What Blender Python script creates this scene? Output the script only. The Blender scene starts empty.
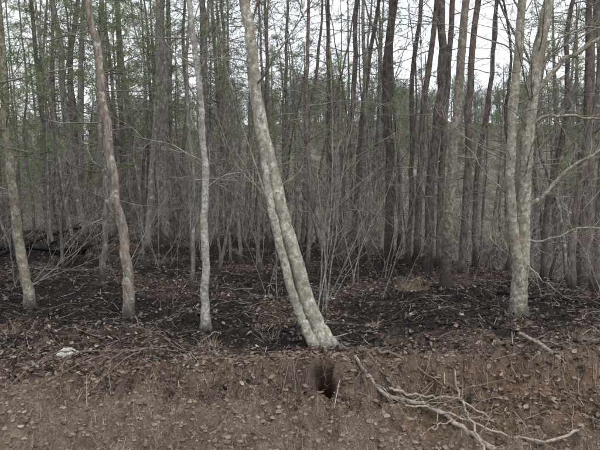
import bpy, math, numpy as np
from mathutils import Vector
rng = np.random.default_rng(7)
S = bpy.context.scene

# ------------------------------------------------------------ noise / terrain
_tab = np.random.default_rng(3).random((256, 256))
def vnoise(x, y):
    xi = np.floor(x).astype(int); yi = np.floor(y).astype(int)
    fx = x-xi; fy = y-yi
    fx = fx*fx*(3-2*fx); fy = fy*fy*(3-2*fy)
    a = _tab[xi & 255, yi & 255]; b = _tab[(xi+1) & 255, yi & 255]
    c = _tab[xi & 255, (yi+1) & 255]; d = _tab[(xi+1) & 255, (yi+1) & 255]
    return (a*(1-fx)+b*fx)*(1-fy)+(c*(1-fx)+d*fx)*fy-0.5
def fbm(x, y, o=4):
    s = 0; a = 1
    for i in range(o):
        s = s+a*vnoise(x+17.3*i, y+9.1*i); x = x*2.03; y = y*2.03; a *= 0.5
    return s
def sstep(a, b, x):
    t = np.clip((x-a)/(b-a), 0, 1); return t*t*(3-2*t)
def bank_y(x):
    return 5.3+0.07*x+0.45*fbm(x*0.9+3, x*0+1.5, 3)+0.16*vnoise(x*5, x*0+8)+0.07*vnoise(x*13, x*0+2)
def rear_y(x):
    return 19-10.5*sstep(-1, 6, x)+1.2*vnoise(x*0.4, x*0+4)
def char_amt(x, y):
    return sstep(-0.30, 0.25, fbm(x*0.8+11, y*1.1+5, 5)+.16)*sstep(-.1, .7, y-bank_y(x)+.5*fbm(x*3, y*3, 3))
BY = float(bank_y(np.array([0.17]))[0])
HX, HY = .21, BY-.11
def H(x, y):
    x = np.asarray(x, float); y = np.asarray(y, float)
    z = 0.18*fbm(x*0.5, y*0.5, 3)+0.11*fbm(x*2.2, y*2.2, 3)
    near = 1-sstep(14, 24, y)
    z = z+near*(0.042*fbm(x*9, y*9, 3)+0.020*fbm(x*33, y*33, 2))
    z = z+0.25*sstep(-3, -9, x)*sstep(8, 14, y)
    b = bank_y(x)
    d = b-y
    steep = sstep(-1.8, .2, x)
    drop = -(0.08+0.17*steep)*sstep(0, 0.16, d)-(0.36-.12*steep)*sstep(0.0, 1.1, d)-0.12*sstep(1, 3, d)
    z = z+drop
    face = sstep(-0.1, 0.15, d)*(1-sstep(0.9, 1.6, d))
    rid = 1-2*np.abs(fbm(x*2.8+5, y*1.6, 4))
    z = z+face*(0.10*(rid-.6)+0.08*fbm(x*12, y*12, 3))
    z = z+sstep(0, .2, d)*near*0.07*np.maximum(fbm(x*15+3, y*15, 3), -.1)
    z = z-0.14*np.exp(-(((x-2.75)/0.35)**2+((y-5.2)/0.16)**2))-0.13*np.exp(-(((x-.60)/0.18)**2+((y-5.06)/0.12)**2)**2)
    z = z-0.13*np.exp(-(((x-1.7)/0.30)**2+((y-5.2)/0.12)**2))
    r = y-rear_y(x)
    z = z-2.1*sstep(-1, 14, r)
    z = z+15*sstep(50, 115, y+0.15*x+8*fbm(x*0.02, y*0.02, 2))*(1+0.35*fbm(x*0.015+4, y*0.01, 2))
    return z
def H1(x, y): return float(H(np.array([x]), np.array([y]))[0])

# ------------------------------------------------------------ mesh building
def link(o, parent=None):
    S.collection.objects.link(o)
    if parent: o.parent = parent
    return o
def build(name, parts, mats, smooth=True):
    V = []; L = []; ST = []; TO = []; MI = []; C = []
    vo = 0; lo = 0
    for v, f, m, c in parts:
        if len(v) == 0 or len(f) == 0: continue
        k = f.shape[1]
        V.append(v); L.append((f+vo).ravel()); n = len(f)
        ST.append(lo+np.arange(n)*k); TO.append(np.full(n, k)); MI.append(np.full(n, m))
        C.append(c); vo += len(v); lo += n*k
    V = np.concatenate(V); L = np.concatenate(L); ST = np.concatenate(ST); TO = np.concatenate(TO)
    MI = np.concatenate(MI); C = np.concatenate(C)
    me = bpy.data.meshes.new(name)
    me.vertices.add(len(V)); me.vertices.foreach_set("co", V.astype(np.float32).ravel())
    me.loops.add(len(L)); me.loops.foreach_set("vertex_index", L.astype(np.int32))
    me.polygons.add(len(ST)); me.polygons.foreach_set("loop_start", ST.astype(np.int32))
    me.polygons.foreach_set("loop_total", TO.astype(np.int32))
    me.polygons.foreach_set("material_index", MI.astype(np.int32))
    me.polygons.foreach_set("use_smooth", np.full(len(ST), smooth))
    for m in mats: me.materials.append(m)
    a = me.attributes.new("tint", 'FLOAT_COLOR', 'POINT')
    a.data.foreach_set("color", C.astype(np.float32).ravel())
    me.update(calc_edges=True); me.validate()
    return me
def nrm(v): return v/np.maximum(np.linalg.norm(v, axis=-1, keepdims=True), 1e-9)
def tubes(P, R, sides, lump=0.0, r=rng):
    M, K, _ = P.shape
    T = np.empty_like(P); T[:, 1:-1] = P[:, 2:]-P[:, :-2]; T[:, 0] = P[:, 1]-P[:, 0]; T[:, -1] = P[:, -1]-P[:, -2]
    T = nrm(T)
    ref = np.where(np.abs(T[:, :1, 2:3]) > 0.8, np.array([1., 0, 0]), np.array([0, 0, 1.]))
    ref = np.broadcast_to(ref, T.shape)
    A = nrm(np.cross(T, ref)); B = np.cross(T, A)
    th = np.arange(sides)*2*math.pi/sides
    rr = R[:, :, None]*(1+lump*r.standard_normal((M, K, sides))) if lump else np.repeat(R[:, :, None], sides, 2)
    V = P[:, :, None]+rr[..., None]*(np.cos(th)[None, None, :, None]*A[:, :, None]+np.sin(th)[None, None, :, None]*B[:, :, None])
    m = (np.arange(M)*K*sides)[:, None, None]; k = (np.arange(K-1)*sides)[None, :, None]
    s = np.arange(sides)[None, None, :]; s2 = (s+1) % sides
    F = np.stack([m+k+s, m+k+s2, m+k+sides+s2, m+k+sides+s], -1).reshape(-1, 4)
    return V.reshape(-1, 3), F
def grow(st, d, ln, K, wob, up, r):
    M = len(st); P = np.empty((M, K, 3)); P[:, 0] = st; d = d.copy()
    for k in range(1, K):
        d = nrm(d+wob*r.standard_normal((M, 3))+np.array([0, 0, 1.])*up)
        P[:, k] = P[:, k-1]+d*(ln/(K-1))[:, None]
    return P
def at(P, i, t):
    K = P.shape[1]; u = t*(K-1); k = np.minimum(u.astype(int), K-2); f = (u-k)[:, None]
    return P[i, k]*(1-f)+P[i, k+1]*f, nrm(P[i, k+1]-P[i, k])
def side_dirs(T, ang, r):
    v = nrm(np.cross(T, r.standard_normal(T.shape)))
    return nrm(T*np.cos(ang)[:, None]+v*np.sin(ang)[:, None])
def smooth_path(pts, n):
    pts = np.array(pts, float); m = len(pts)
    u = np.linspace(0, m-1, n); out = np.empty((n, 3))
    for j, t in enumerate(u):
        i = min(int(t), m-2); f = t-i
        p0 = pts[max(i-1, 0)]; p1 = pts[i]; p2 = pts[i+1]; p3 = pts[min(i+2, m-1)]
        out[j] = 0.5*((2*p1)+(-p0+p2)*f+(2*p0-5*p1+4*p2-p3)*f*f+(-p0+3*p1-3*p2+p3)*f**3)
    return out
def col(n, rgb, a=0.0, jit=0.0, r=rng):
    c = np.empty((n, 4)); c[:, :3] = np.array(rgb)*(1+jit*r.standard_normal((n, 1))); c[:, 3] = a
    return np.clip(c, 0, 3)
def needles(P0, D, n, ln, w, r, spread=0.8, rgb=(1, 1, 1), droop=0.0):
    M = len(P0)
    if M == 0: return np.zeros((0, 3)), np.zeros((0, 3), int), np.zeros((0, 4))
    d = nrm(D[:, None]+spread*r.standard_normal((M, n, 3))-np.array([0, 0, droop]))
    L = ln*(0.6+0.7*r.random((M, n, 1)))
    p = P0[:, None]+D[:, None]*(r.random((M, n, 1))-0.7)*ln*1.4
    sd = nrm(np.cross(d, r.standard_normal((M, n, 3))))*w
    V = np.stack([p-sd, p+sd, p+d*L], 2).reshape(-1, 3)
    F = np.arange(M*n*3).reshape(-1, 3)
    c = np.repeat(0.75+0.5*r.random((M, 1)), n*3, 1).reshape(-1, 1)
    C = np.ones((M*n*3, 4)); C[:, :3] = c*np.array(rgb); C[:, 3] = np.repeat((r.random((M, 1)) < 0.10)*0.8, n*3, 1).ravel()
    return V, F, C

# ------------------------------------------------------------ materials
def newmat(name):
    m = bpy.data.materials.new(name); m.use_nodes = True
    nt = m.node_tree; b = nt.nodes["Principled BSDF"]
    b.inputs["Specular IOR Level"].default_value = 0.2
    return m, nt, b
def N(nt, t, **k):
    n = nt.nodes.new(t)
    for a, v in k.items(): setattr(n, a, v)
    return n
def noise_node(nt, vec, scale, detail=4, rough=0.6, dist=0.0):
    n = N(nt, "ShaderNodeTexNoise"); n.inputs["Scale"].default_value = scale
    n.inputs["Detail"].default_value = detail; n.inputs["Roughness"].default_value = rough
    n.inputs["Distortion"].default_value = dist
    nt.links.new(vec, n.inputs["Vector"]); return n.outputs["Fac"]
def ramp(nt, fac, stops):
    n = N(nt, "ShaderNodeValToRGB"); e = n.color_ramp.elements
    while len(e) < len(stops): e.new(0.5)
    for i, (p, c) in enumerate(stops):
        e[i].position = p; e[i].color = (c[0], c[1], c[2], 1) if not np.isscalar(c) else (c, c, c, 1)
    nt.links.new(fac, n.inputs[0]); return n.outputs[0]
def mix(nt, f, a, b, mode='MIX'):
    n = N(nt, "ShaderNodeMix", data_type='RGBA', blend_type=mode)
    if np.isscalar(f): n.inputs[0].default_value = f
    else: nt.links.new(f, n.inputs[0])
    for s, v in ((n.inputs[6], a), (n.inputs[7], b)):
        if isinstance(v, tuple): s.default_value = (*v, 1)
        else: nt.links.new(v, s)
    return n.outputs[2]
def math_(nt, op, a, b, clamp=False):
    n = N(nt, "ShaderNodeMath", operation=op, use_clamp=clamp)
    for s, v in ((n.inputs[0], a), (n.inputs[1], b)):
        if np.isscalar(v): s.default_value = v
        else: nt.links.new(v, s)
    return n.outputs[0]
def bump(nt, b, h, strength, dist):
    n = N(nt, "ShaderNodeBump"); n.inputs["Strength"].default_value = strength; n.inputs["Distance"].default_value = dist
    nt.links.new(h, n.inputs["Height"]); nt.links.new(n.outputs[0], b.inputs["Normal"])
def bark(name, dark, mid, light, lichen, lich_pos, zs=0.3, scale=22, bd=0.012, lsc=9, soft=.07, dk=None):
    m, nt, b = newmat(name)
    tc = N(nt, "ShaderNodeTexCoord").outputs["Object"]
    mp = N(nt, "ShaderNodeMapping"); mp.inputs["Scale"].default_value = (1, 1, zs); nt.links.new(tc, mp.inputs[0])
    n1 = noise_node(nt, mp.outputs[0], scale, 4, 0.74)
    c = ramp(nt, n1, [(0.30, dark), (0.48, mid), (0.68, light)])
    n2 = noise_node(nt, tc, lsc, 4, 0.76)
    lf = ramp(nt, n2, [(lich_pos, 0.0), (lich_pos+soft, 0.9)])
    lc = mix(nt, n1, tuple(0.6*x for x in lichen), tuple(1.3*x for x in lichen))
    c = mix(nt, lf, c, lc)
    if dk:
        n5 = noise_node(nt, tc, dk, 3, 0.7)
        c = mix(nt, ramp(nt, n5, [(0.46, 0.0), (0.62, 0.7)]), c, mix(nt, n1, (0.07, 0.06, 0.05), (0.27, 0.245, 0.21)))
    at_ = N(nt, "ShaderNodeAttribute", attribute_name="tint")
    c = mix(nt, 1.0, c, at_.outputs["Color"], 'MULTIPLY')
    ch = math_(nt, 'SUBTRACT', math_(nt, 'MULTIPLY', at_.outputs["Alpha"], 1.5), n2)
    ch = math_(nt, 'MULTIPLY', math_(nt, 'ADD', ch, .1), 1.2, True)
    ch = math_(nt, 'MULTIPLY', ch, .88)
    c = mix(nt, ch, c, (0.026, 0.023, 0.022))
    nt.links.new(c, b.inputs["Base Color"]); b.inputs["Roughness"].default_value = 0.95
    bump(nt, b, n1, 0.9, bd)
    return m
M_PINE = bark("pine_bark", (0.045, 0.040, 0.036), (0.13, 0.117, 0.105), (0.25, 0.23, 0.213), (0.33, 0.34, 0.30), 0.56)
M_RED = bark("brown_pine_bark", (0.038, 0.031, 0.027), (0.112, 0.090, 0.079), (0.215, 0.18, 0.16), (0.29, 0.285, 0.255), 0.59)
M_GREY = bark("lichen_bark", (0.08, 0.072, 0.06), (0.22, 0.205, 0.178), (0.37, 0.355, 0.315), (0.48, 0.495, 0.44), 0.49, zs=0.6, bd=0.012, scale=26, lsc=22, soft=.13, dk=5)
M_PALE = bark("pale_bark", (0.10, 0.092, 0.082), (0.26, 0.25, 0.23), (0.42, 0.42, 0.40), (0.52, 0.525, 0.49), 0.49, zs=0.9, bd=0.006, scale=30, lsc=26, soft=.13, dk=7)
def simple(name, c1, c2, c3, scale=3, det=1):
    m, nt, b = newmat(name)
    at_ = N(nt, "ShaderNodeAttribute", attribute_name="tint")
    c = at_.outputs["Color"]
    if scale:
        tc = N(nt, "ShaderNodeTexCoord").outputs["Object"]
        c = ramp(nt, noise_node(nt, tc, scale, det, 0.65), [(0.35, c1), (0.65, c2)])
        if c3: c = mix(nt, at_.outputs["Alpha"], c, c3)
        c = mix(nt, 1.0, c, at_.outputs["Color"], 'MULTIPLY')
    d = N(nt, "ShaderNodeBsdfDiffuse"); nt.links.new(c, d.inputs[0]); nt.nodes.remove(b)
    nt.links.new(d.outputs[0], nt.nodes["Material Output"].inputs[0])
    return m
M_TWIG = simple("dead_twig_bark", (0.13, 0.117, 0.104), (0.27, 0.247, 0.228), None, 5)
M_BGB = simple("far_hazed_pine_bark", (0.065, 0.057, 0.052), (0.20, 0.183, 0.17), None, 7, 3)  # bark with lifted dark tones, distance haze put into the colour
M_NEED = simple("pine_needles", (0.11, 0.155, 0.075), (0.19, 0.24, 0.12), (0.27, 0.20, 0.12), 1.5)
M_LEAF = simple("dead_leaves", 0, 0, 0, 0)
M_WOOD = simple("weathered_wood", (0.12, 0.105, 0.092), (0.33, 0.30, 0.27), (0.10, 0.08, 0.07), 30, 4)
M_CHAR = simple("charred_wood", (0.012, 0.011, 0.011), (0.045, 0.04, 0.038), (0.1, 0.08, 0.07), 8)
M_ROCK = simple("pale_rock", (0.22, 0.21, 0.19), (0.50, 0.49, 0.46), (0.1, 0.1, 0.1), 30, 4)

def ground_mat():
    m, nt, b = newmat("burnt_forest_floor")
    tc = N(nt, "ShaderNodeTexCoord").outputs["Object"]
    at_ = N(nt, "ShaderNodeAttribute", attribute_name="tint")
    sp = N(nt, "ShaderNodeSeparateColor"); nt.links.new(at_.outputs["Color"], sp.inputs[0])
    nbig = noise_node(nt, tc, 1.3, 5, 0.7)
    nmid = noise_node(nt, tc, 6, 5, 0.76)
    nfin = noise_node(nt, tc, 45, 4, 0.78)
    burnt = ramp(nt, nmid, [(0.30, (0.028, 0.023, 0.022)), (0.44, (0.07, 0.052, 0.045)), (0.56, (0.15, 0.108, 0.088)), (0.72, (0.24, 0.18, 0.148))])
    char = ramp(nt, nfin, [(0.32, (0.010, 0.0095, 0.0095)), (0.54, (0.03, 0.027, 0.026)), (0.74, (0.10, 0.083, 0.075))])
    burnt = mix(nt, ramp(nt, nfin, [(0.52, 0.0), (0.64, 0.65)]), burnt, (0.22, 0.168, 0.138))
    ca = math_(nt, 'MULTIPLY', math_(nt, 'ADD', math_(nt, 'SUBTRACT', at_.outputs["Alpha"], math_(nt, 'MULTIPLY', nmid, 1.6)), .42), 2.0, True)
    burnt = mix(nt, math_(nt, 'MULTIPLY', ca, .93), burnt, char)
    soil = ramp(nt, nmid, [(0.28, (0.145, 0.10, 0.075)), (0.5, (0.31, 0.235, 0.185)), (0.72, (0.46, 0.38, 0.31))])
    soil = mix(nt, ramp(nt, nbig, [(0.44, 0.0), (0.60, 0.6)]), soil, (0.20, 0.145, 0.112))
    soil = mix(nt, ramp(nt, nfin, [(0.46, 0.0), (0.58, 0.75)]), soil, (0.145, 0.103, 0.078))
    clay = ramp(nt, nmid, [(0.3, (0.12, 0.078, 0.045)), (0.55, (0.29, 0.195, 0.12)), (0.75, (0.40, 0.30, 0.20))])
    far = ramp(nt, noise_node(nt, tc, 0.35, 5, 0.78), [(0.36, (0.085, 0.076, 0.06)), (0.5, (0.18, 0.155, 0.125)), (0.64, (0.34, 0.29, 0.235))])
    c = mix(nt, sp.outputs[0], burnt, soil)
    c = mix(nt, sp.outputs[1], c, clay)
    c = mix(nt, sp.outputs[2], c, far)
    nt.links.new(c, b.inputs["Base Color"]); b.inputs["Roughness"].default_value = 1.0
    b.inputs["Specular IOR Level"].default_value = 0.1
    h = math_(nt, 'ADD', math_(nt, 'MULTIPLY', nfin, 0.7), nmid)
    bump(nt, b, h, 1.0, 0.10)
    return m
M_GROUND = ground_mat()

# ------------------------------------------------------------ ground
def axis(a, b, step, lo, hi, g):
    c = list(np.arange(a, b, step)); s = step; x = c[-1]
    while x < hi: s *= g; x += s; c.append(x)
    s = step; x = a; pre = []
    while x > lo: s *= g; x -= s; pre.append(x)
    return np.array(pre[::-1]+c)
gx = axis(-4.6, 4.6, 0.020, -450, 450, 1.045); gy = axis(3.9, 7.6, 0.018, -60, 700, 1.030)
# finer rows and columns round the burrow mouth
gx = np.unique(np.concatenate([gx, np.arange(HX-.13, HX+.13, .0083)])); gy = np.unique(np.concatenate([gy, np.arange(HY-.11, HY+.11, .0083)]))
GX, GY = np.meshgrid(gx, gy); X = GX.ravel(); Y = GY.ravel(); Z = H(X, Y)
nx, ny = len(gx), len(gy)
i = (np.arange(ny-1)*nx)[:, None]+np.arange(nx-1)[None]
F = np.stack([i, i+1, i+nx+1, i+nx], -1).reshape(-1, 4)
def soil_amt(x, y):
    return sstep(-0.55, 0.25, bank_y(x)-y+0.55*fbm(x*1.7, y*1.7, 4)+0.35*sstep(0.5, 3, x))
C = np.zeros((len(X), 4)); C[:, 0] = soil_amt(X, Y)
dd = bank_y(X)-Y
C[:, 1] = sstep(0.0, 0.15, dd)*(1-sstep(0.5, 0.9, dd))*sstep(-0.1, 0.3, 0.5*sstep(0.2, 2.4, X)+0.8*fbm(X*1.3, Y*1.3, 3))*0.85
C[:, 2] = sstep(0, 4, Y-rear_y(X)+2.0*fbm(X*0.6, Y*0.6, 3)-0.5)
C[:, 3] = char_amt(X, Y)
# the burrow under the leaning tree: the sheet itself is drawn back into the bank
q = ((X-HX)/(.078*(1+.5*vnoise(Y*30, X*30))))**2+((Y-HY)/.062)**2
dp = .42*np.exp(-q**2)
Y = Y+dp*.80; Z = Z-dp*.62; X = X+dp*.1
me = build("ground", [(np.stack([X, Y, Z], 1), F, 0, C)], [M_GROUND])
link(bpy.data.objects.new("ground", me))

# ------------------------------------------------------------ pine generator
def pine_parts(path, rad, r, nprim, live_z, dead_len, live_len, tint=(1, 1, 1), char_h=0.7, sides=12, K=26, low_z=1.0,
               nsec=6, nter=3, tuft=9, green=1.0, flare=1.4, nl=.085, twig=1.0):
    P = smooth_path(path, K)[None]
    zt = (P[0, :, 2]-P[0, 0, 2]); Hh = zt[-1]
    P[0, 1:, :2] += 0.010*r.standard_normal((K-1, 2))
    rp = np.array(rad, float); R = np.interp(np.linspace(0, 1, K), np.linspace(0, 1, len(rp)), rp)
    R = R*(1+(flare-1)*np.exp(-zt/0.13))
    P = np.concatenate([P[:, :1]-np.array([0, 0, 0.2]), P], 1); R = np.concatenate([[R[0]*1.1], R])[None]
    V, Fc = tubes(P, R, sides, 0.04, r)
    c = col(len(V), tint); c[:, 3] = np.clip(1-(V[:, 2]-path[0][2])/max(char_h, 0.01), 0, 1)
    parts = [(V, Fc, 0, c)]
    z = low_z+(Hh-low_z)*r.random(nprim)**0.9
    t = np.interp(z, zt+0.0, np.linspace(0, 1, K))
    Pt = P[:, 1:]
    s, T = at(Pt, np.zeros(nprim, int), np.clip(t, 0, 0.995))
    az = r.random(nprim)*2*math.pi
    live = z > live_z+0.8*r.standard_normal(nprim)
    f = np.clip((z-live_z)/max(Hh-live_z, .1), 0, 1)
    ln = np.where(live, live_len*(1-0.75*f)*(0.6+0.6*r.random(nprim)), dead_len*(0.15+1.0*r.random(nprim)**1.5))
    el = np.where(live, 0.15+0.5*f, -0.05+0.3*r.standard_normal(nprim))
    d = np.stack([np.cos(az)*np.cos(el), np.sin(az)*np.cos(el), np.sin(el)], 1)
    B = grow(s, d, ln, 7, 0.16, 0.0, r)
    br = 0.004+0.007*ln*r.uniform(0.6, 1.1, nprim)
    BR = br[:, None]*np.linspace(1, 0.3, 7)[None]
    V, Fc = tubes(B, BR, 4); parts.append((V, Fc, 1, col(len(V), (1, 1, 1), 0, 0.0)))
    i = np.repeat(np.arange(nprim), nsec); tt = 0.2+0.8*r.random(len(i))
    s, T = at(B, i, tt); d = side_dirs(T, 0.5+0.5*r.random(len(i)), r)
    l2 = ln[i]*(0.18+0.3*r.random(len(i)))*(1.15-0.6*tt)
    B2 = grow(s, d, l2, 4, 0.2, 0.03, r); r2 = np.clip(br[i]*0.4, 0.0022, 0.006)
    V, Fc = tubes(B2, r2[:, None]*np.linspace(1, 0.5, 4)[None], 3); parts.append((V, Fc, 1, col(len(V), (1, 1, 1))))
    lv2 = live[i]
    if nter:
        i3 = np.repeat(np.arange(len(i)), nter); t3 = 0.2+0.8*r.random(len(i3))
        s, T = at(B2, i3, t3); d = side_dirs(T, 0.5+0.6*r.random(len(i3)), r)
        l3 = l2[i3]*(0.2+0.5*r.random(len(i3)))
        B3 = grow(s, d, l3, 3, 0.25, 0.05, r)
        V, Fc = tubes(B3, np.full((len(i3), 3), 0.0018*twig)*np.array([1.1, .9, .7]), 3); parts.append((V, Fc, 1, col(len(V), (.95, .95, .95))))
        lv3 = lv2[i3] & (r.random(len(i3)) < 0.8*green)
        e3 = B3[lv3, -1]; d3 = nrm(B3[lv3, -1]-B3[lv3, -2])
        V, Fc, c = needles(e3, d3, tuft, nl, 0.0021*twig, r); parts.append((V, Fc, 2, c))
    lv = lv2 & (r.random(len(i)) < 0.9*green)
    V, Fc, c = needles(B2[lv, -1], nrm(B2[lv, -1]-B2[lv, -2]), tuft+4, nl*1.05, 0.0021*twig, r); parts.append((V, Fc, 2, c))
    return parts
def tree(name, path, rad, mat=M_PINE, **k):
    seed = k.pop('seed', int(abs(path[0][0]*977+path[0][1]*131)) % 99991)
    r = np.random.default_rng(seed)
    x0, y0 = path[0][0], path[0][1]; z0 = H1(x0, y0)
    path = [(p[0]-x0, p[1]-y0, (p[2]-z0) if n else 0.0) for n, p in enumerate(path)]
    parts = pine_parts(path, rad, r, **k)
    me = build(name, parts, [mat, M_TWIG, M_NEED])
    o = bpy.data.objects.new(name, me); o.location = (x0, y0, z0); link(o)
    return o

mids = [(-4.1, 15.4, .08, .9, 0), (-3.75, 16, .15, -.1, 0), (-2.5, 16, .13, -.2, 0), (-6.0, 16, .10, -1.2, 0), (-5.95, 14, .06, -.9, 0),
 (-7.0, 18, .09, .6, 0), (-5.9, 18, .10, -.4, 0), (-3.96, 19, .07, .5, 0), (-2.48, 13, .045, .9, 0), (-2.12, 18, .07, -.5, 1), (-1.53, 16, .045, .5, 1),
 (-.83, 17, .065, -.3, 1), (-.52, 20, .08, .2, 0), (.25, 19, .07, .4, 1), (.78, 15, .06, -.3, 1), (.95, 13, .065, .6, 1), (1.26, 14, .07, .9, 1), (1.83, 17, .065, 0, 0),
 (1.99, 13, .105, .15, 1), (2.6, 15, .055, -.6, 0), (2.34, 12.5, .055, .3, 1), (2.64, 13, .075, .6, 1), (2.54, 11.4, .09, .5, 1), (2.92, 12, .07, .3, 1),
 (3.11, 11, .07, .5, 1), (3.65, 12, .05, .9, 1), (4.68, 11, .055, .9, 1), (4.45, 9.4, .06, 1.1, 1), (4.60, 8.9, .07, .7, 1),
 (5.05, 9.4, .06, 1.4, 0), (5.6, 11.5, .08, .2, 1), (6.2, 12.5, .08, 0, 1), (-8.2, 15, .10, .2, 0), (-7.6, 12.5, .07, -.7, 0), (-6.4, 11, .05, 1.0, 0)]
rp_ = np.random.default_rng(77)
for q_ in range(50):
    x = -7+14*rp_.random(); y = 10.5+7.5*rp_.random()
    if y > rear_y(np.array([x]))[0]+3: continue
    mids.append((x, y, .018+.024*rp_.random(), .9*rp_.standard_normal(), int(rp_.random() < .4)))
for n, (x, y, rd, lean, mt) in enumerate(mids):
    r = np.random.default_rng(100+n); thin = rd < .043
    h = (5+4*r.random()) if thin else 8.5+3*r.random()+(1 if y > 14 else 0)
    j = (0.09 if thin else .065)*r.standard_normal(8)
    path = [(x, y, 0), (x+lean*.15+j[0]*.6, y+j[1], h*.18), (x+lean*.35+j[2]*.8, y, h*.36), (x+lean*.5+j[3], y+j[4], h*.55), (x+lean*.8+j[5], y, h*.78), (x+lean+j[6], y, h)]
    left = x < 1
    tree("pine_tree", path, [rd*1.05, rd*.98, rd*.9, rd*.75, rd*.5, rd*.12], M_RED if mt else M_PINE, seed=200+n,
         nprim=20 if thin else 50 if left else 38, live_z=9 if thin and x > -2 else (2.9 if x < -3 else 3.7 if left else 4.8)+1.3*r.random(), dead_len=.9 if thin else 1.5 if left else 1.2, live_len=1.5 if not thin else .9, low_z=0.5,
         tint=tuple((0.65+.5*r.random())*np.array([1, 1, 1])), char_h=0.3+1.2*r.random()**2, nsec=7, nter=2 if y < 13 else 1, twig=1.0 if y < 12 else 1.35, tuft=14)

# --- individually surveyed foreground trees
tree("pine_tree", [(-2.21, 7.4, 0), (-2.23, 7.4, .5), (-2.27, 7.4, 1.0), (-2.38, 7.4, 1.6), (-2.51, 7.45, 2.63), (-2.61, 7.5, 3.5), (-2.72, 7.5, 4.2), (-3.1, 7.6, 9)],
     [.074, .067, .063, .06, .055, .05, .045, .02], M_PINE, nprim=34, live_z=5.5, dead_len=1.1, live_len=1.3, tint=(1.3, 1.22, 1.16), char_h=.5, K=36)
tree("pine_tree", [(-3.78, 8, 0), (-3.86, 8, .5), (-3.93, 8, 1.0), (-4.0, 8, 1.74), (-4.1, 8.1, 2.6), (-4.3, 8.2, 6), (-4.3, 8.3, 8)],
     [.075, .068, .063, .058, .052, .035, .015], M_GREY, nprim=46, live_z=2.6, dead_len=1.2, live_len=1.2, tint=(.85, .79, .71), char_h=.35, tuft=14)
tree("pine_tree", [(2.37, 9.3, 0), (2.40, 9.3, 1.2), (2.48, 9.3, 2.5), (2.6, 9.35, 4), (2.7, 9.4, 6), (2.8, 9.4, 9)],
     [.088, .08, .075, .068, .045, .02], M_GREY, nprim=30, live_z=6, dead_len=.9, live_len=1.3, tint=(.64, .60, .56), char_h=1.5)
tree("pine_tree", [(-4.15, 6.3, 0), (-4.2, 6.3, 1.5), (-4.1, 6.3, 3), (-4.2, 6.2, 5), (-4.1, 6.2, 7)], [.06, .055, .045, .03, .01], M_PINE, nprim=64, live_z=2.2,
     dead_len=.8, live_len=2.1, low_z=1.5, tuft=26, nl=.11, char_h=.3, nsec=7, nter=4)
tree("pine_tree", [(-3.4, 9.8, 0), (-3.3, 9.8, 1.5), (-3.4, 9.8, 3.5), (-3.2, 9.8, 6), (-3.3, 9.8, 8)], [.05, .045, .035, .025, .01], M_PINE, nprim=60, live_z=2.5,
     dead_len=.9, live_len=1.6, low_z=.8, tuft=20, nl=.11, char_h=.4, nsec=7, nter=3)
tree("pine_tree", [(-1.75, 9.2, 0), (-1.7, 9.2, 1.5), (-1.78, 9.2, 3.5), (-1.6, 9.2, 6), (-1.6, 9.2, 7.5)], [.035, .03, .026, .02, .01], M_PINE, nprim=44, live_z=3.1,
     dead_len=.9, live_len=1.3, low_z=.8, tuft=20, nl=.10, char_h=.4, nsec=6, nter=3)
tree("pine_tree", [(.15, 11.5, 0), (.2, 11.5, 1.5), (.12, 11.5, 3.5), (.2, 11.5, 6), (.2, 11.5, 8.5)], [.045, .04, .036, .03, .01], M_RED, nprim=50, live_z=3.4,
     dead_len=1.0, live_len=1.5, low_z=.8, tuft=18, nl=.11, char_h=.6, nsec=6, nter=3)

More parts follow.
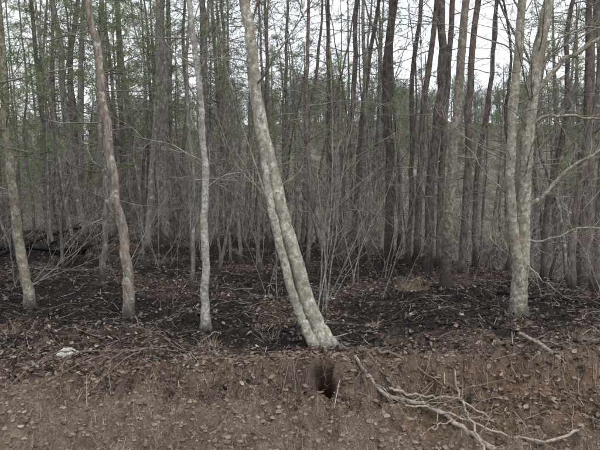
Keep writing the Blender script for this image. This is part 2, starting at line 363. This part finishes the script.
def hardwood(name, stems, mat, r, nprim=22, ln=1.3, low=1.6, extra=[], char_h=0.25, sides=18, tint=(1, 1, 1), nsec=5, nter=3):
    x0, y0 = stems[0][0][0][0], stems[0][0][0][1]; z0 = H1(x0, y0); parts = []
    O = np.array([x0, y0, z0])
    for si, (path, rad, bury, fr) in enumerate(stems):
        K = 44
        P = smooth_path(path, K)-O
        P[1:] += 0.005*r.standard_normal((K-1, 3))
        R = np.interp(np.linspace(0, 1, K), np.linspace(0, 1, len(rad)), rad)*(1+.03*r.standard_normal(K))
        if bury:
            P[0, 2] = 0; zt = P[:, 2]-P[0, 2]
            R = R*(1+0.55*np.exp(-zt/0.09))
            P = np.concatenate([P[:1]-np.array([0, 0, .15]), P]); R = np.concatenate([[R[0]*1.1], R])
        V, Fc = tubes(P[None], R[None], sides, 0.03, r)
        c = col(len(V), tint); c[:, 3] = np.clip(1-V[:, 2]/char_h, 0, 1)*.8
        parts.append((V, Fc, 0, c))
        allB = []
        n = int(nprim*fr)
        if n:
            zt = P[:, 2]
            z = low+(zt[-1]-low)*r.random(n)
            t = np.interp(z, zt, np.linspace(0, 1, len(zt)))
            s, T = at(P[None], np.zeros(n, int), np.clip(t, 0, .99))
            d = side_dirs(T, 0.8+0.4*r.random(n), r); l = ln*(0.2+r.random(n)**1.3)
            B = grow(s, d, l, 8, 0.16, 0.05, r); br = 0.003+0.006*l
            V, Fc = tubes(B, br[:, None]*np.linspace(1, .25, 8), 5); parts.append((V, Fc, 0, col(len(V), (.8, .8, .8))))
            allB.append((B, l, br))
        for e, er in (extra if si == 0 else []):
            E = smooth_path(e, 12)-O; E[1:] += 0.018*r.standard_normal((11, 3))
            V, Fc = tubes(E[None], np.linspace(er, er*.35, 12)[None], 8, .03, r); parts.append((V, Fc, 0, col(len(V), tint)))
            E8 = E[np.linspace(0, 11, 8).astype(int)][None]
            Ln = np.linalg.norm(E[-1]-E[0]); allB.append((np.repeat(E8, 2, 0), np.array([Ln, Ln])*.8, np.array([er, er])*.5))
        for B, l, br in allB:
            i = np.repeat(np.arange(len(B)), nsec); tt = .15+.85*r.random(len(i))
            s, T = at(B, i, tt); d = side_dirs(T, .5+.5*r.random(len(i)), r); l2 = l[i]*(.2+.35*r.random(len(i)))
            B2 = grow(s, d, l2, 5, .2, .06, r); V, Fc = tubes(B2, np.clip(br[i]*.4, .002, .006)[:, None]*np.linspace(1, .5, 5), 4)
            parts.append((V, Fc, 1, col(len(V), (1.2, 1.15, 1.1))))
            i3 = np.repeat(np.arange(len(i)), nter); t3 = .2+.8*r.random(len(i3))
            s, T = at(B2, i3, t3); d = side_dirs(T, .5+.5*r.random(len(i3)), r)
            B3 = grow(s, d, l2[i3]*(.2+.4*r.random(len(i3))), 3, .2, .05, r); V, Fc = tubes(B3, np.full((len(i3), 3), .0016), 3)
            parts.append((V, Fc, 1, col(len(V), (1.2, 1.15, 1.1))))
    me = build(name, parts, [mat, M_TWIG]); o = bpy.data.objects.new(name, me); o.location = O; link(o); return o

hardwood("slender_tree", [([(-1.05, 6.35, 0), (-1.06, 6.35, .4), (-1.042, 6.35, .8), (-1.055, 6.35, 1.25), (-1.035, 6.35, 1.71), (-1.07, 6.35, 2.2), (-1.08, 6.35, 2.6), (-1.15, 6.35, 3.25), (-1.23, 6.4, 3.8), (-1.5, 6.5, 6.5)],
    [.048, .044, .042, .040, .038, .036, .034, .031, .028, .01], True, 1)], M_PALE, np.random.default_rng(5), nprim=26, ln=1.0, low=1.5, tint=(.95, .94, .91))
hardwood("leaning_tree", [
   ([(.28, 5.75, 0), (.17, 5.76, .24), (.07, 5.77, .50), (-.11, 5.78, 1.10), (-.24, 5.8, 1.6), (-.38, 5.8, 2.2), (-.46, 5.8, 2.7), (-.49, 5.8, 3.1), (-.57, 5.82, 3.6), (-.75, 5.9, 5), (-.7, 6, 7.5)],
    [.092, .083, .079, .075, .072, .065, .058, .054, .049, .036, .012], True, 1),
   ([(.17, 5.70, -.02), (.055, 5.685, .24), (-.05, 5.685, .50), (-.212, 5.70, 1.10), (-.295, 5.735, 1.5), (-.352, 5.77, 1.9), (-.40, 5.80, 2.3)],
    [.050, .045, .043, .042, .038, .034, .028], True, 0)],
   M_GREY, np.random.default_rng(11), nprim=22, ln=1.5, low=2.3, sides=22, tint=(1.06, 1.05, 1.0), char_h=.16)
hardwood("branching_tree", [
   ([(2.71, 7.1, 0), (2.73, 7.1, .4), (2.74, 7.1, .8), (2.75, 7.1, 1.6), (2.79, 7.1, 2.34), (2.88, 7.1, 3.2), (3.02, 7.1, 3.94), (3.2, 7.15, 5), (3.3, 7.2, 7)],
    [.11, .102, .097, .09, .083, .07, .06, .045, .015], True, 1),
   ([(2.72, 7.04, .45), (2.66, 7.0, .75), (2.60, 7.0, 1.1), (2.55, 7.0, 1.72), (2.57, 7.0, 2.7), (2.64, 7.0, 3.94), (2.6, 7, 5), (2.5, 7, 6.5)], [.06, .06, .058, .056, .052, .045, .035, .01], False, .7)],
   M_GREY, np.random.default_rng(21), nprim=28, ln=1.4, low=1.4, tint=(.95, .91, .85), char_h=.55,
   extra=[([(2.78, 7.1, 1.35), (3.05, 7.0, 1.62), (3.3, 6.95, 1.9), (3.7, 6.9, 2.1), (4.2, 6.8, 2.2)], .028),
          ([(2.84, 7.1, 2.75), (3.1, 7.05, 3.1), (3.35, 7.0, 3.25), (3.8, 6.9, 3.6), (4.2, 6.9, 3.8)], .036),
          ([(2.80, 7.1, 2.4), (3.1, 7.0, 2.5), (3.4, 6.9, 2.45), (3.9, 6.8, 2.3)], .022),
          ([(2.84, 7.1, 2.9), (3.0, 7.0, 3.3), (3.3, 6.9, 3.5), (3.6, 6.8, 3.45)], .02),
          ([(2.76, 7.1, 1.0), (3.05, 7.0, 1.0), (3.4, 6.9, 1.15), (3.9, 6.8, 1.1)], .014),
          ([(2.72, 7.1, 1.5), (2.3, 6.9, 1.7), (1.9, 6.8, 2.2)], .012),
          ([(2.72, 7.1, .9), (2.9, 6.9, .55), (3.2, 6.8, .3)], .010)])

# ------------------------------------------------------------ bare shrubs and saplings
def shrub_mesh(name, n, h, spread, r, rad=.012, mat=M_PALE, tint=(.72, .69, .65), tw=1.0):
    st = np.zeros((n, 3)); st[:, :2] = .07*r.standard_normal((n, 2)); st[:, 2] = -.05
    d = nrm(np.stack([spread*r.standard_normal(n), spread*r.standard_normal(n), np.ones(n)], 1))
    l = h*(.4+.6*r.random(n)); P = grow(st, d, l, 16, .06, .02, r)
    rr = rad*(.4+.8*r.random(n))
    V, Fc = tubes(P, rr[:, None]*np.linspace(1, .2, 16), 7); parts = [(V, Fc, 0, col(len(V), tint))]
    i = np.repeat(np.arange(n), 9); s, T = at(P, i, .25+.75*r.random(len(i))); d = side_dirs(T, .4+.5*r.random(len(i)), r)
    l2 = l[i]*(.08+.22*r.random(len(i))); B = grow(s, d, l2, 6, .12, .05, r)
    V, Fc = tubes(B, tw*np.clip(rr[i]*.35, .0018, .006)[:, None]*np.linspace(1, .4, 6), 4); parts.append((V, Fc, 1, col(len(V), (1.2, 1.15, 1.1))))
    i3 = np.repeat(np.arange(len(i)), 4); s, T = at(B, i3, .2+.8*r.random(len(i3))); d = side_dirs(T, .5+.4*r.random(len(i3)), r)
    B3 = grow(s, d, l2[i3]*.4, 3, .15, .05, r); V, Fc = tubes(B3, tw*np.full((len(i3), 3), .0015), 3); parts.append((V, Fc, 1, col(len(V), (1.2, 1.15, 1.1))))
    return build(name, parts, [mat, M_TWIG])
shr = [(.17, 7.5, 4, 4.6, .14, .016), (.3, 7.9, 4, 4.2, .28, .012), (-.35, 8.6, 3, 3.0, .25, .009), (.9, 9.5, 3, 3.6, .3, .010), (-3.0, 9.5, 3, 2.4, .45, .008), (-4.4, 9.0, 5, 2.2, .6, .009),
       (-1.9, 10.5, 3, 3.2, .25, .009), (1.6, 11, 3, 3, .3, .009), (-5.2, 12.5, 6, 3, .5, .010), (3.6, 8.3, 2, 1.6, .5, .007), (.45, 12, 3, 4, .2, .012), (-.9, 12.5, 3, 4, .2, .012),
       (-3.2, 13, 4, 3.5, .3, .011), (-5.6, 9.8, 5, 2, .7, .009), (1.3, 8.4, 2, 2.6, .4, .008), (4.4, 8.2, 3, 2.4, .5, .008)]
rq = np.random.default_rng(91)
for q_ in range(12):
    shr.append((-4.5+8.5*rq.random(), 7.2+6*rq.random(), 2, 1.2+1.8*rq.random(), .45, .006))
for n, (x, y, k, h, sp, rd) in enumerate(shr):
    o = bpy.data.objects.new("bare_sapling", shrub_mesh("bare_sapling", k, h, sp, np.random.default_rng(400+n), rd)); o.location = (x, y, H1(x, y)); link(o)
brush = bpy.data.objects.new("background_brush", None); link(brush)
bp_ = [shrub_mesh("brush", 7, 3.0, .5, np.random.default_rng(450+k), .016, M_BGB, (.9, .88, .86), 3.0) for k in range(4)]
r = np.random.default_rng(99)
for q_ in range(260):
    y = 15+33*r.random()**1.2; x = (-.66+1.32*r.random())*y
    if y < rear_y(np.array([x]))[0]-1: continue
    o = bpy.data.objects.new("brush", bp_[r.integers(4)]); o.parent = brush; o.location = (x, y, H1(x, y)); o.rotation_euler = (0, 0, 6.28*r.random())
    s = .5+.6*r.random(); o.scale = (s*1.3, s*1.3, s); S.collection.objects.link(o)

# ------------------------------------------------------------ background pine stand (mass)
stand = bpy.data.objects.new("background_pines", None); link(stand)
protos = []
for k in range(9):
    r = np.random.default_rng(700+k); h = 8+5*r.random(); j = .12*r.standard_normal(8); pole = k > 5
    path = [(0, 0, 0), (j[0], j[1], h*.25), (j[2], j[3], h*.5), (j[4], j[5], h*.78), (j[6], j[7], h)]
    rd = (.03+.03*r.random()) if pole else .05+.055*r.random()
    parts = pine_parts(path, [rd*1.05, rd*.95, rd*.8, rd*.5, rd*.12], r, nprim=24 if pole else 50, live_z=(h*.8 if pole else 2.4+2.2*r.random()), dead_len=1.2, live_len=2.0, low_z=.6,
                       tint=tuple((.75+.5*r.random())*np.array([1, .97, .95])), char_h=.4, sides=6, K=12, nsec=5, nter=1 if not pole else 0, tuft=10, nl=.16, twig=2.5)
    protos.append(build("background_pine", parts, [M_BGB, M_TWIG, M_NEED]))
cnt = 0
r = np.random.default_rng(55)
for t in range(900):
    y = 16+30*r.random(); x = (-0.68+1.36*r.random())*y
    if y < rear_y(np.array([x]))[0]+0.5 and y < 19: continue
    dens = 0.34 if x/y < -.12 else 0.28 if x/y < .08 else 0.18
    if r.random() > dens: continue
    right = x/y > .08
    o = bpy.data.objects.new("pine", protos[r.integers(4, 9) if right and r.random() < .6 else r.integers(9)]); o.parent = stand
    o.location = (x, y, H1(x, y)-.05); o.rotation_euler = (.04*r.standard_normal(), .04*r.standard_normal(), r.random()*6.28)
    s = .7+.5*r.random(); o.scale = (s, s, s); S.collection.objects.link(o); cnt += 1
print("stand", cnt)

hill = bpy.data.objects.new("hillside_woodland", None); link(hill)
hp = []
for k in range(4):
    r = np.random.default_rng(900+k)
    P = grow(np.zeros((1, 3)), np.array([[0, 0, 1.]]), np.array([9.]), 10, .05, .05, r)
    V, Fc = tubes(P, np.linspace(.16, .04, 10)[None], 5); parts = [(V, Fc, 0, col(len(V), (1.3, 1.3, 1.3)))]  # paler tint on the hill trees stands in for distance haze
    n = 26; s, T = at(P, np.zeros(n, int), .12+.87*r.random(n)); d = side_dirs(T, .5+.5*r.random(n), r); l = 1.2+2.2*r.random(n)
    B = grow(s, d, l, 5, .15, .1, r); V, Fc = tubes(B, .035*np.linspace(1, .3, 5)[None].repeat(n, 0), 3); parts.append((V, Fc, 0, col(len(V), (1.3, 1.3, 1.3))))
    i = np.repeat(np.arange(n), 7); s, T = at(B, i, .1+.9*r.random(len(i))); d = side_dirs(T, .5+.5*r.random(len(i)), r)
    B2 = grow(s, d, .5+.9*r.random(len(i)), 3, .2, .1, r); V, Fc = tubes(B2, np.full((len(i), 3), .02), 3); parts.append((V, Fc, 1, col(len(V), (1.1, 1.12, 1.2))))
    if k > 1:
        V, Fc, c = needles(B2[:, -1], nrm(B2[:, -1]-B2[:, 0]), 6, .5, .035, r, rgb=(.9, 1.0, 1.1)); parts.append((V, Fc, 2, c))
    hp.append(build("hill_tree", parts, [M_BGB, M_TWIG, M_NEED]))
r = np.random.default_rng(66)
for t in range(1000):
    y = 50+75*r.random(); x = (-.75+1.5*r.random())*y
    if y < 80 and r.random() < (.72 if x > -.1*y else .3): continue
    o = bpy.data.objects.new("hill_tree", hp[r.integers(4)]); o.parent = hill
    o.location = (x, y, H1(x, y)-.1); o.rotation_euler = (0, 0, r.random()*6.28); s = .45+.45*r.random(); o.scale = (s, s, s)
    S.collection.objects.link(o)

# ------------------------------------------------------------ litter
def leaves(n, xs, ys, size, pal, r, lift=.012, tilt=.5, ch=True):
    x = xs[0]+(xs[1]-xs[0])*r.random(n); y = ys[0]+(ys[1]-ys[0])*r.random(n)**1.3
    keep = (y < rear_y(x)+3) & (((x-HX)/.13)**2+((y-HY)/.11)**2 > 1)
    if ch: keep &= (char_amt(x, y) < .32+.95*r.random(n)**1.5)
    x = x[keep]; y = y[keep]; n = len(x)
    z = H(x, y)+lift*r.random(n)+.004
    a = r.random(n)*6.283; L = size*(.4+1.1*r.random(n)); W = L*(.35+.3*r.random(n))
    u = np.stack([np.cos(a), np.sin(a), tilt*r.standard_normal(n)], 1); u = nrm(u)
    w = nrm(np.cross(u, np.stack([tilt*r.standard_normal(n), tilt*r.standard_normal(n), np.ones(n)], 1)))
    up = np.cross(w, u); up *= np.sign(up[:, 2:3]+1e-9)
    p = np.stack([x, y, z], 1); cu = (.3*L*(r.random(n)))[:, None]
    Lc = L[:, None]; Wc = W[:, None]
    V = np.stack([p-u*Lc*.5+up*cu*.5, p-u*Lc*.15+w*Wc*.5+up*cu*.4, p+u*Lc*.25+w*Wc*.45+up*cu*.5, p+u*Lc*.5+up*cu, p+u*Lc*.2-w*Wc*.5+up*cu*.3, p-u*Lc*.2-w*Wc*.45+up*cu*.2, p-u*Lc*.1, p+u*Lc*.2], 1).reshape(-1, 3)
    b = (np.arange(n)*8)[:, None, None]
    F = (b+np.array([[0, 6, 7, 1], [1, 7, 3, 2], [0, 5, 7, 6], [5, 4, 3, 7]])[None]).reshape(-1, 4)
    pal = np.array(pal); c = pal[r.integers(len(pal), size=n)]*(.65+.6*r.random((n, 1)))
    C = np.ones((n*8, 4)); C[:, :3] = np.repeat(c, 8, 0); C[:, 3] = 0
    return V, F, 0, C
def straw(n, xs, ys, ln, w, pal, r, lift=.02, ch=True):
    x = xs[0]+(xs[1]-xs[0])*r.random(n); y = ys[0]+(ys[1]-ys[0])*r.random(n)**1.2
    k = (y < rear_y(x)+2) & (((x-HX)/.16)**2+((y-HY)/.14)**2 > 1)
    if ch: k &= (char_amt(x, y) < .3+1.0*r.random(n)**1.5)
    x = x[k]; y = y[k]; n = len(x); a = r.random(n)*6.283; L = ln*(.4+.9*r.random(n))
    dx = np.cos(a)*L; dy = np.sin(a)*L
    z0 = H(x, y)+lift*r.random(n)+.003; z1 = H(x+dx, y+dy)+lift*r.random(n)+.003
    sx = -np.sin(a)*w; sy = np.cos(a)*w
    V = np.stack([np.stack([x-sx, y-sy, z0], 1), np.stack([x+sx, y+sy, z0+w*.4], 1), np.stack([x+dx+sx, y+dy+sy, z1], 1), np.stack([x+dx-sx, y+dy-sy, z1+w*.4], 1)], 1).reshape(-1, 3)
    F = np.arange(n*4).reshape(-1, 4); pal = np.array(pal); c = pal[r.integers(len(pal), size=n)]*(.6+.7*r.random((n, 1)))
    C = np.ones((n*4, 4)); C[:, :3] = np.repeat(c, 4, 0); C[:, 3] = 0
    return V, F, 0, C
r = np.random.default_rng(12)
brown = [(.19, .135, .108), (.135, .10, .083), (.22, .165, .132), (.28, .225, .19), (.10, .075, .063), (.165, .11, .085), (.05, .042, .04), (.03, .027, .026)]
tan = [(.24, .185, .147), (.28, .225, .18), (.20, .15, .115), (.14, .103, .08), (.23, .165, .125)]
ash = [(.02, .019, .019), (.035, .03, .03), (.05, .042, .038), (.15, .115, .095), (.20, .15, .12)]
lit = [leaves(42000, (-9, 8), (5.0, 18), .05, brown, r, .035), leaves(10000, (-5, 5), (5.0, 9), .03, brown+ash, r, .02), leaves(14000, (-7, 7), (5.5, 16), .05, ash[:4], r, .03, .5, False),
       leaves(7000, (-4.5, 4.5), (3.4, 6.0), .022, tan, r, .004, .7), leaves(700, (-4.5, 4.5), (3.8, 5.8), .045, brown[:6], r, .01, .6), leaves(250, (-8, 7), (5.4, 15), .06, [(.38, .34, .30), (.30, .26, .21)], r, .02)]
o = bpy.data.objects.new("leaf_litter", build("leaf_litter", lit, [M_LEAF], False)); link(o)
lit = [straw(85000, (-8, 7), (4.9, 13), .09, .0017, brown+ash, r), straw(26000, (-4.5, 4.5), (3.4, 6), .05, .0012, tan+[(.36, .30, .25)], r, .005),
       straw(2600, (-7, 6), (4.9, 12), .22, .0024, [(.30, .26, .23), (.19, .15, .13), (.05, .04, .04), (.35, .32, .29)], r, .03, False)]
o = bpy.data.objects.new("pine_straw", build("pine_straw", lit, [M_LEAF], False)); link(o)

def blobs(n, xs, ys, size, pal, r, mx=1.2):
    t = (1+5**.5)/2
    iv = nrm(np.array([(-1, t, 0), (1, t, 0), (-1, -t, 0), (1, -t, 0), (0, -1, t), (0, 1, t), (0, -1, -t), (0, 1, -t), (t, 0, -1), (t, 0, 1), (-t, 0, -1), (-t, 0, 1)], float))
    fc = np.array([(0, 11, 5), (0, 5, 1), (0, 1, 7), (0, 7, 10), (0, 10, 11), (1, 5, 9), (5, 11, 4), (11, 10, 2), (10, 7, 6), (7, 1, 8), (3, 9, 4), (3, 4, 2), (3, 2, 6), (3, 6, 8), (3, 8, 9), (4, 9, 5), (2, 4, 11), (6, 2, 10), (8, 6, 7), (9, 8, 1)])
    x = xs[0]+(xs[1]-xs[0])*r.random(n); y = ys[0]+(ys[1]-ys[0])*r.random(n); s = size*(.3+r.random(n)**5*mx)
    k = ((x-HX)/.13)**2+((y-HY)/.11)**2 > 1; x = x[k]; y = y[k]; s = s[k]; n = len(x)
    V = iv[None]*s[:, None, None]*(1+.25*r.standard_normal((n, 12, 1)))*np.stack([1+.4*r.random(n), 1+.3*r.random(n), .6+.3*r.random(n)], 1)[:, None]
    V = V+np.stack([x, y, H(x, y)-s*.15], 1)[:, None]
    F = ((np.arange(n)*12)[:, None, None]+fc[None]).reshape(-1, 3)
    pal = np.array(pal); c = pal[r.integers(len(pal), size=n)]*(.75+.4*r.random((n, 1))); C = np.ones((n*12, 4)); C[:, :3] = np.repeat(c, 12, 0); C[:, 3] = 0
    return V.reshape(-1, 3), F, 0, C
lit = [blobs(24000, (-4.4, 4.4), (3.7, 5.6), .010, [(.18, .133, .10), (.22, .165, .128), (.145, .102, .077), (.24, .185, .145)], r, 2.2),
       blobs(9000, (-6, 6), (5.4, 11), .018, [(.02, .02, .02), (.035, .03, .028), (.09, .07, .06)], r)]
o = bpy.data.objects.new("soil_clods", build("soil_clods", lit, [M_LEAF], False)); link(o)

def sticks(n, xs, ys, ln, rad, mat_i, r, rgb=(1, 1, 1)):
    x = xs[0]+(xs[1]-xs[0])*r.random(n); y = ys[0]+(ys[1]-ys[0])*r.random(n); a = r.random(n)*6.283
    d = np.stack([np.cos(a), np.sin(a), np.zeros(n)], 1); l = ln*(.3+r.random(n)**2*1.5)
    P = grow(np.stack([x, y, 0*x], 1), d, l, 8, .14, 0, r)
    hz = H(P[..., 0].ravel(), P[..., 1].ravel()).reshape(P.shape[:2]); rr = rad*(.4+.9*r.random(n))
    P[..., 2] = np.maximum(hz, hz.mean(1, keepdims=True)-.02)+rr[:, None]*.6+np.abs(.04*r.standard_normal((n, 1)))*np.linspace(0, 1, 8)
    V, F = tubes(P, rr[:, None]*np.linspace(1, .35, 8), 5)
    return V, F, mat_i, col(len(V), rgb)
lit = [sticks(260, (-6, 6), (5.6, 12), .6, .006, 0, r), sticks(220, (-7, 6), (5.5, 14), .8, .010, 1, r), sticks(110, (-4, 4), (4.5, 5.9), .3, .0035, 0, r, (.85, .77, .7)),
       sticks(60, (-6, -1), (5.5, 8), .7, .005, 0, r, (.8, .72, .68))]
o = bpy.data.objects.new("fallen_sticks", build("fallen_sticks", lit, [M_WOOD, M_CHAR])); link(o)

def ground_path(pts, lift):
    return [(p[0], p[1], H1(p[0], p[1])+lift+(p[2] if len(p) > 2 else 0)) for p in pts]
def branch_obj(name, mains, mat, r, ntw=8, tl=.35, tint=(1, 1, 1), jag=.006):
    parts = []
    for pts, r0, r1 in mains:
        K = 26; P = smooth_path(pts, K); P[1:] += jag*r.standard_normal((K-1, 3))
        V, F = tubes(P[None], np.linspace(r0, r1, K)[None], 10, .08, r); parts.append((V, F, 0, col(len(V), tint)))
        if ntw:
            s, T = at(P[None], np.zeros(ntw, int), .15+.8*r.random(ntw)); d = side_dirs(T, .5+.4*r.random(ntw), r); d[:, 2] = np.abs(d[:, 2])*.6
            B = grow(s, nrm(d), tl*(.4+r.random(ntw)), 9, .16, -.03, r); V, F = tubes(B, (min(r0, r1)*.5)*np.linspace(1, .3, 9)[None].repeat(ntw, 0), 5); parts.append((V, F, 0, col(len(V), tint)))
    o = bpy.data.objects.new(name, build(name, parts, [mat])); link(o)
r = np.random.default_rng(31)
branch_obj("fallen_branch", [
    (ground_path([(.50, 5.20, .05), (.75, 5.14, .05), (1.1, 5.0, .05), (1.38, 4.8, .04), (1.55, 4.62, .03), (1.82, 4.30, .0)], .02), .014, .028),
    (ground_path([(.62, 5.0, .0), (1.0, 4.95, .06), (1.3, 4.86, .05), (1.7, 4.75, .03), (2.0, 4.6, .02), (2.3, 4.65, .02)], .02), .008, .012),
    (ground_path([(.8, 5.12, .05), (1.1, 5.14, .12), (1.4, 5.05, .08), (1.7, 4.95, .02)], .02), .014, .006),
    (ground_path([(1.36, 5.0, .34), (1.40, 4.9, .22), (1.45, 4.7, .1), (1.5, 4.4, .03)], .01), .006, .011),
    (ground_path([(1.0, 4.7, .0), (1.2, 4.8, .07), (1.4, 4.85, .1), (1.7, 4.9, .1)], .01), .007, .005)], M_WOOD, r, 7, .4, (1.15, 1.1, 1.05), .009)
branch_obj("broken_limb", [(ground_path([(2.22, 5.75, .10), (2.35, 5.55, .06), (2.5, 5.4, .02)], .02), .016, .022)], M_WOOD, r, 3, .2, (1, .93, .88))
branch_obj("dead_brush", [(ground_path([(-1.3-.25*k+.5*r.random(), 5.6-.2*r.random(), .02), (-1.5-.2*k, 5.2, .10), (-1.9-.2*k+.6*r.random(), 4.8, .02)], .02), .008, .004) for k in range(5)], M_WOOD, r, 5, .45, (.7, .6, .55))
branch_obj("exposed_roots", [(ground_path([(.25, 5.72, -.01), (.25+a*.4, 5.5, -.01), (.25+a*.9, 5.27+b, .01), (.25+a*1.5, 5.10+b, .0)], 0), .026, .006) for a, b in ((-.5, .1), (.45, .02), (.8, .1), (-.9, .15))]
   + [([(x, BY+.03, H1(x, BY+.03)), (x+.02, BY-.07, H1(x, BY+.03)-.03), (x+.04, BY-.12, H1(x, BY-.12)+.01)], .006, .002) for x in (.04, .19, .34, .44, .56)], M_WOOD, r, 3, .2, (.6, .5, .43), .010)
branch_obj("burnt_log", [(ground_path([(-7.2, 13.4, .1), (-6.2, 13.2, .08), (-5.0, 13.3, .05)], .05), .10, .07), (ground_path([(-6.6, 12.6, .05), (-6.0, 13.4, .3), (-5.4, 14.2, .5)], .05), .05, .03)], M_CHAR, r, 6, .8)
branch_obj("burnt_log", [(ground_path([(2.9, 8.4, .03), (3.4, 8.1, .03), (3.9, 8.0, .03)], .03), .03, .02)], M_CHAR, r, 6, .5)

def rock(x, y, s, r):
    import bmesh
    bm = bmesh.new(); bmesh.ops.create_icosphere(bm, subdivisions=4, radius=1)
    for v in bm.verts:
        n = v.co; k = 1+.8*float(fbm(np.array([n.x*1.9+x*3]), np.array([n.y*1.9+n.z*1.3]), 4)[0])
        v.co = Vector((n.x*k*s*1.3, n.y*k*s, n.z*k*s*.7))
    me = bpy.data.meshes.new("rock"); bm.to_mesh(me); bm.free(); me.materials.append(M_ROCK)
    a = me.attributes.new("tint", 'FLOAT_COLOR', 'POINT'); a.data.foreach_set("color", np.tile([1, 1, 1, 0], len(me.vertices)).astype(np.float32))
    o = bpy.data.objects.new("rock", me); o.location = (x, y, H1(x, y)+s*.3); o.rotation_euler = (0, 0, r.random()*6); link(o)
rock(-2.28, 5.62, .08, r); rock(-2.10, 5.72, .035, r)

def tuft(x, y, n, h, r):
    st = np.zeros((n, 3)); st[:, :2] = .05*r.standard_normal((n, 2)); d = nrm(np.stack([.6*r.standard_normal(n), .6*r.standard_normal(n), np.ones(n)], 1))
    P = grow(st, d, h*(.4+.8*r.random(n)), 5, .12, -.12, r); V, F = tubes(P, .0022*np.linspace(1, .3, 5)[None].repeat(n, 0), 3)
    o = bpy.data.objects.new("dry_grass", build("dry_grass", [(V, F, 0, col(len(V), (.30, .23, .17), 0, .1))], [M_LEAF])); o.location = (x, y, H1(x, y)-.01); link(o)
for x, y, n, h in ((1.6, 8.6, 90, .35), (1.9, 9.0, 60, .3), (-.3, 6.0, 25, .2), (-.9, 5.6, 30, .2), (.9, 6.6, 25, .2), (-3.2, 6.3, 30, .25), (2.9, 6.0, 30, .2)):
    tuft(x, y, n, h, r)

# ------------------------------------------------------------ light, sky, camera
W = bpy.data.worlds.new("World"); S.world = W; W.use_nodes = True; nt = W.node_tree; nt.nodes.clear()
sky = N(nt, "ShaderNodeTexSky", sky_type='NISHITA', sun_disc=False)
EL, AZ = math.radians(48), math.radians(150)
sky.sun_elevation = EL; sky.sun_rotation = AZ; sky.dust_density = 4.0; sky.air_density = 1.0
tc = N(nt, "ShaderNodeTexCoord").outputs["Generated"]
cl = noise_node(nt, tc, 3.0, 3, .55)
cloud = ramp(nt, cl, [(.3, (.80, .86, .95)), (.7, (.94, .975, 1.0))])
vm = N(nt, "ShaderNodeVectorMath", operation='SCALE'); nt.links.new(cloud, vm.inputs[0]); vm.inputs[3].default_value = 12.0
c = mix(nt, .86, sky.outputs[0], vm.outputs[0])
bg = N(nt, "ShaderNodeBackground"); bg.inputs[1].default_value = .15; nt.links.new(c, bg.inputs[0])
out = N(nt, "ShaderNodeOutputWorld"); nt.links.new(bg.outputs[0], out.inputs[0])
sun = bpy.data.lights.new("sun", 'SUN'); sun.energy = 1.5; sun.angle = math.radians(15); sun.color = (1, .95, .89)
so = bpy.data.objects.new("sun", sun); link(so)
dirv = Vector((math.sin(AZ)*math.cos(EL), math.cos(AZ)*math.cos(EL), math.sin(EL)))
so.rotation_euler = dirv.to_track_quat('Z', 'Y').to_euler()
cam = bpy.data.cameras.new("camera"); cam.lens = 34.56; cam.sensor_width = 36; cam.clip_end = 2000; cam.clip_start = .05
co = bpy.data.objects.new("camera", cam); co.location = (0, 0, 1.6); co.rotation_euler = (math.radians(90-3.48), 0, 0); link(co)
S.camera = co
S.view_settings.view_transform = 'Standard'; S.view_settings.look = 'None'; S.view_settings.exposure = 0
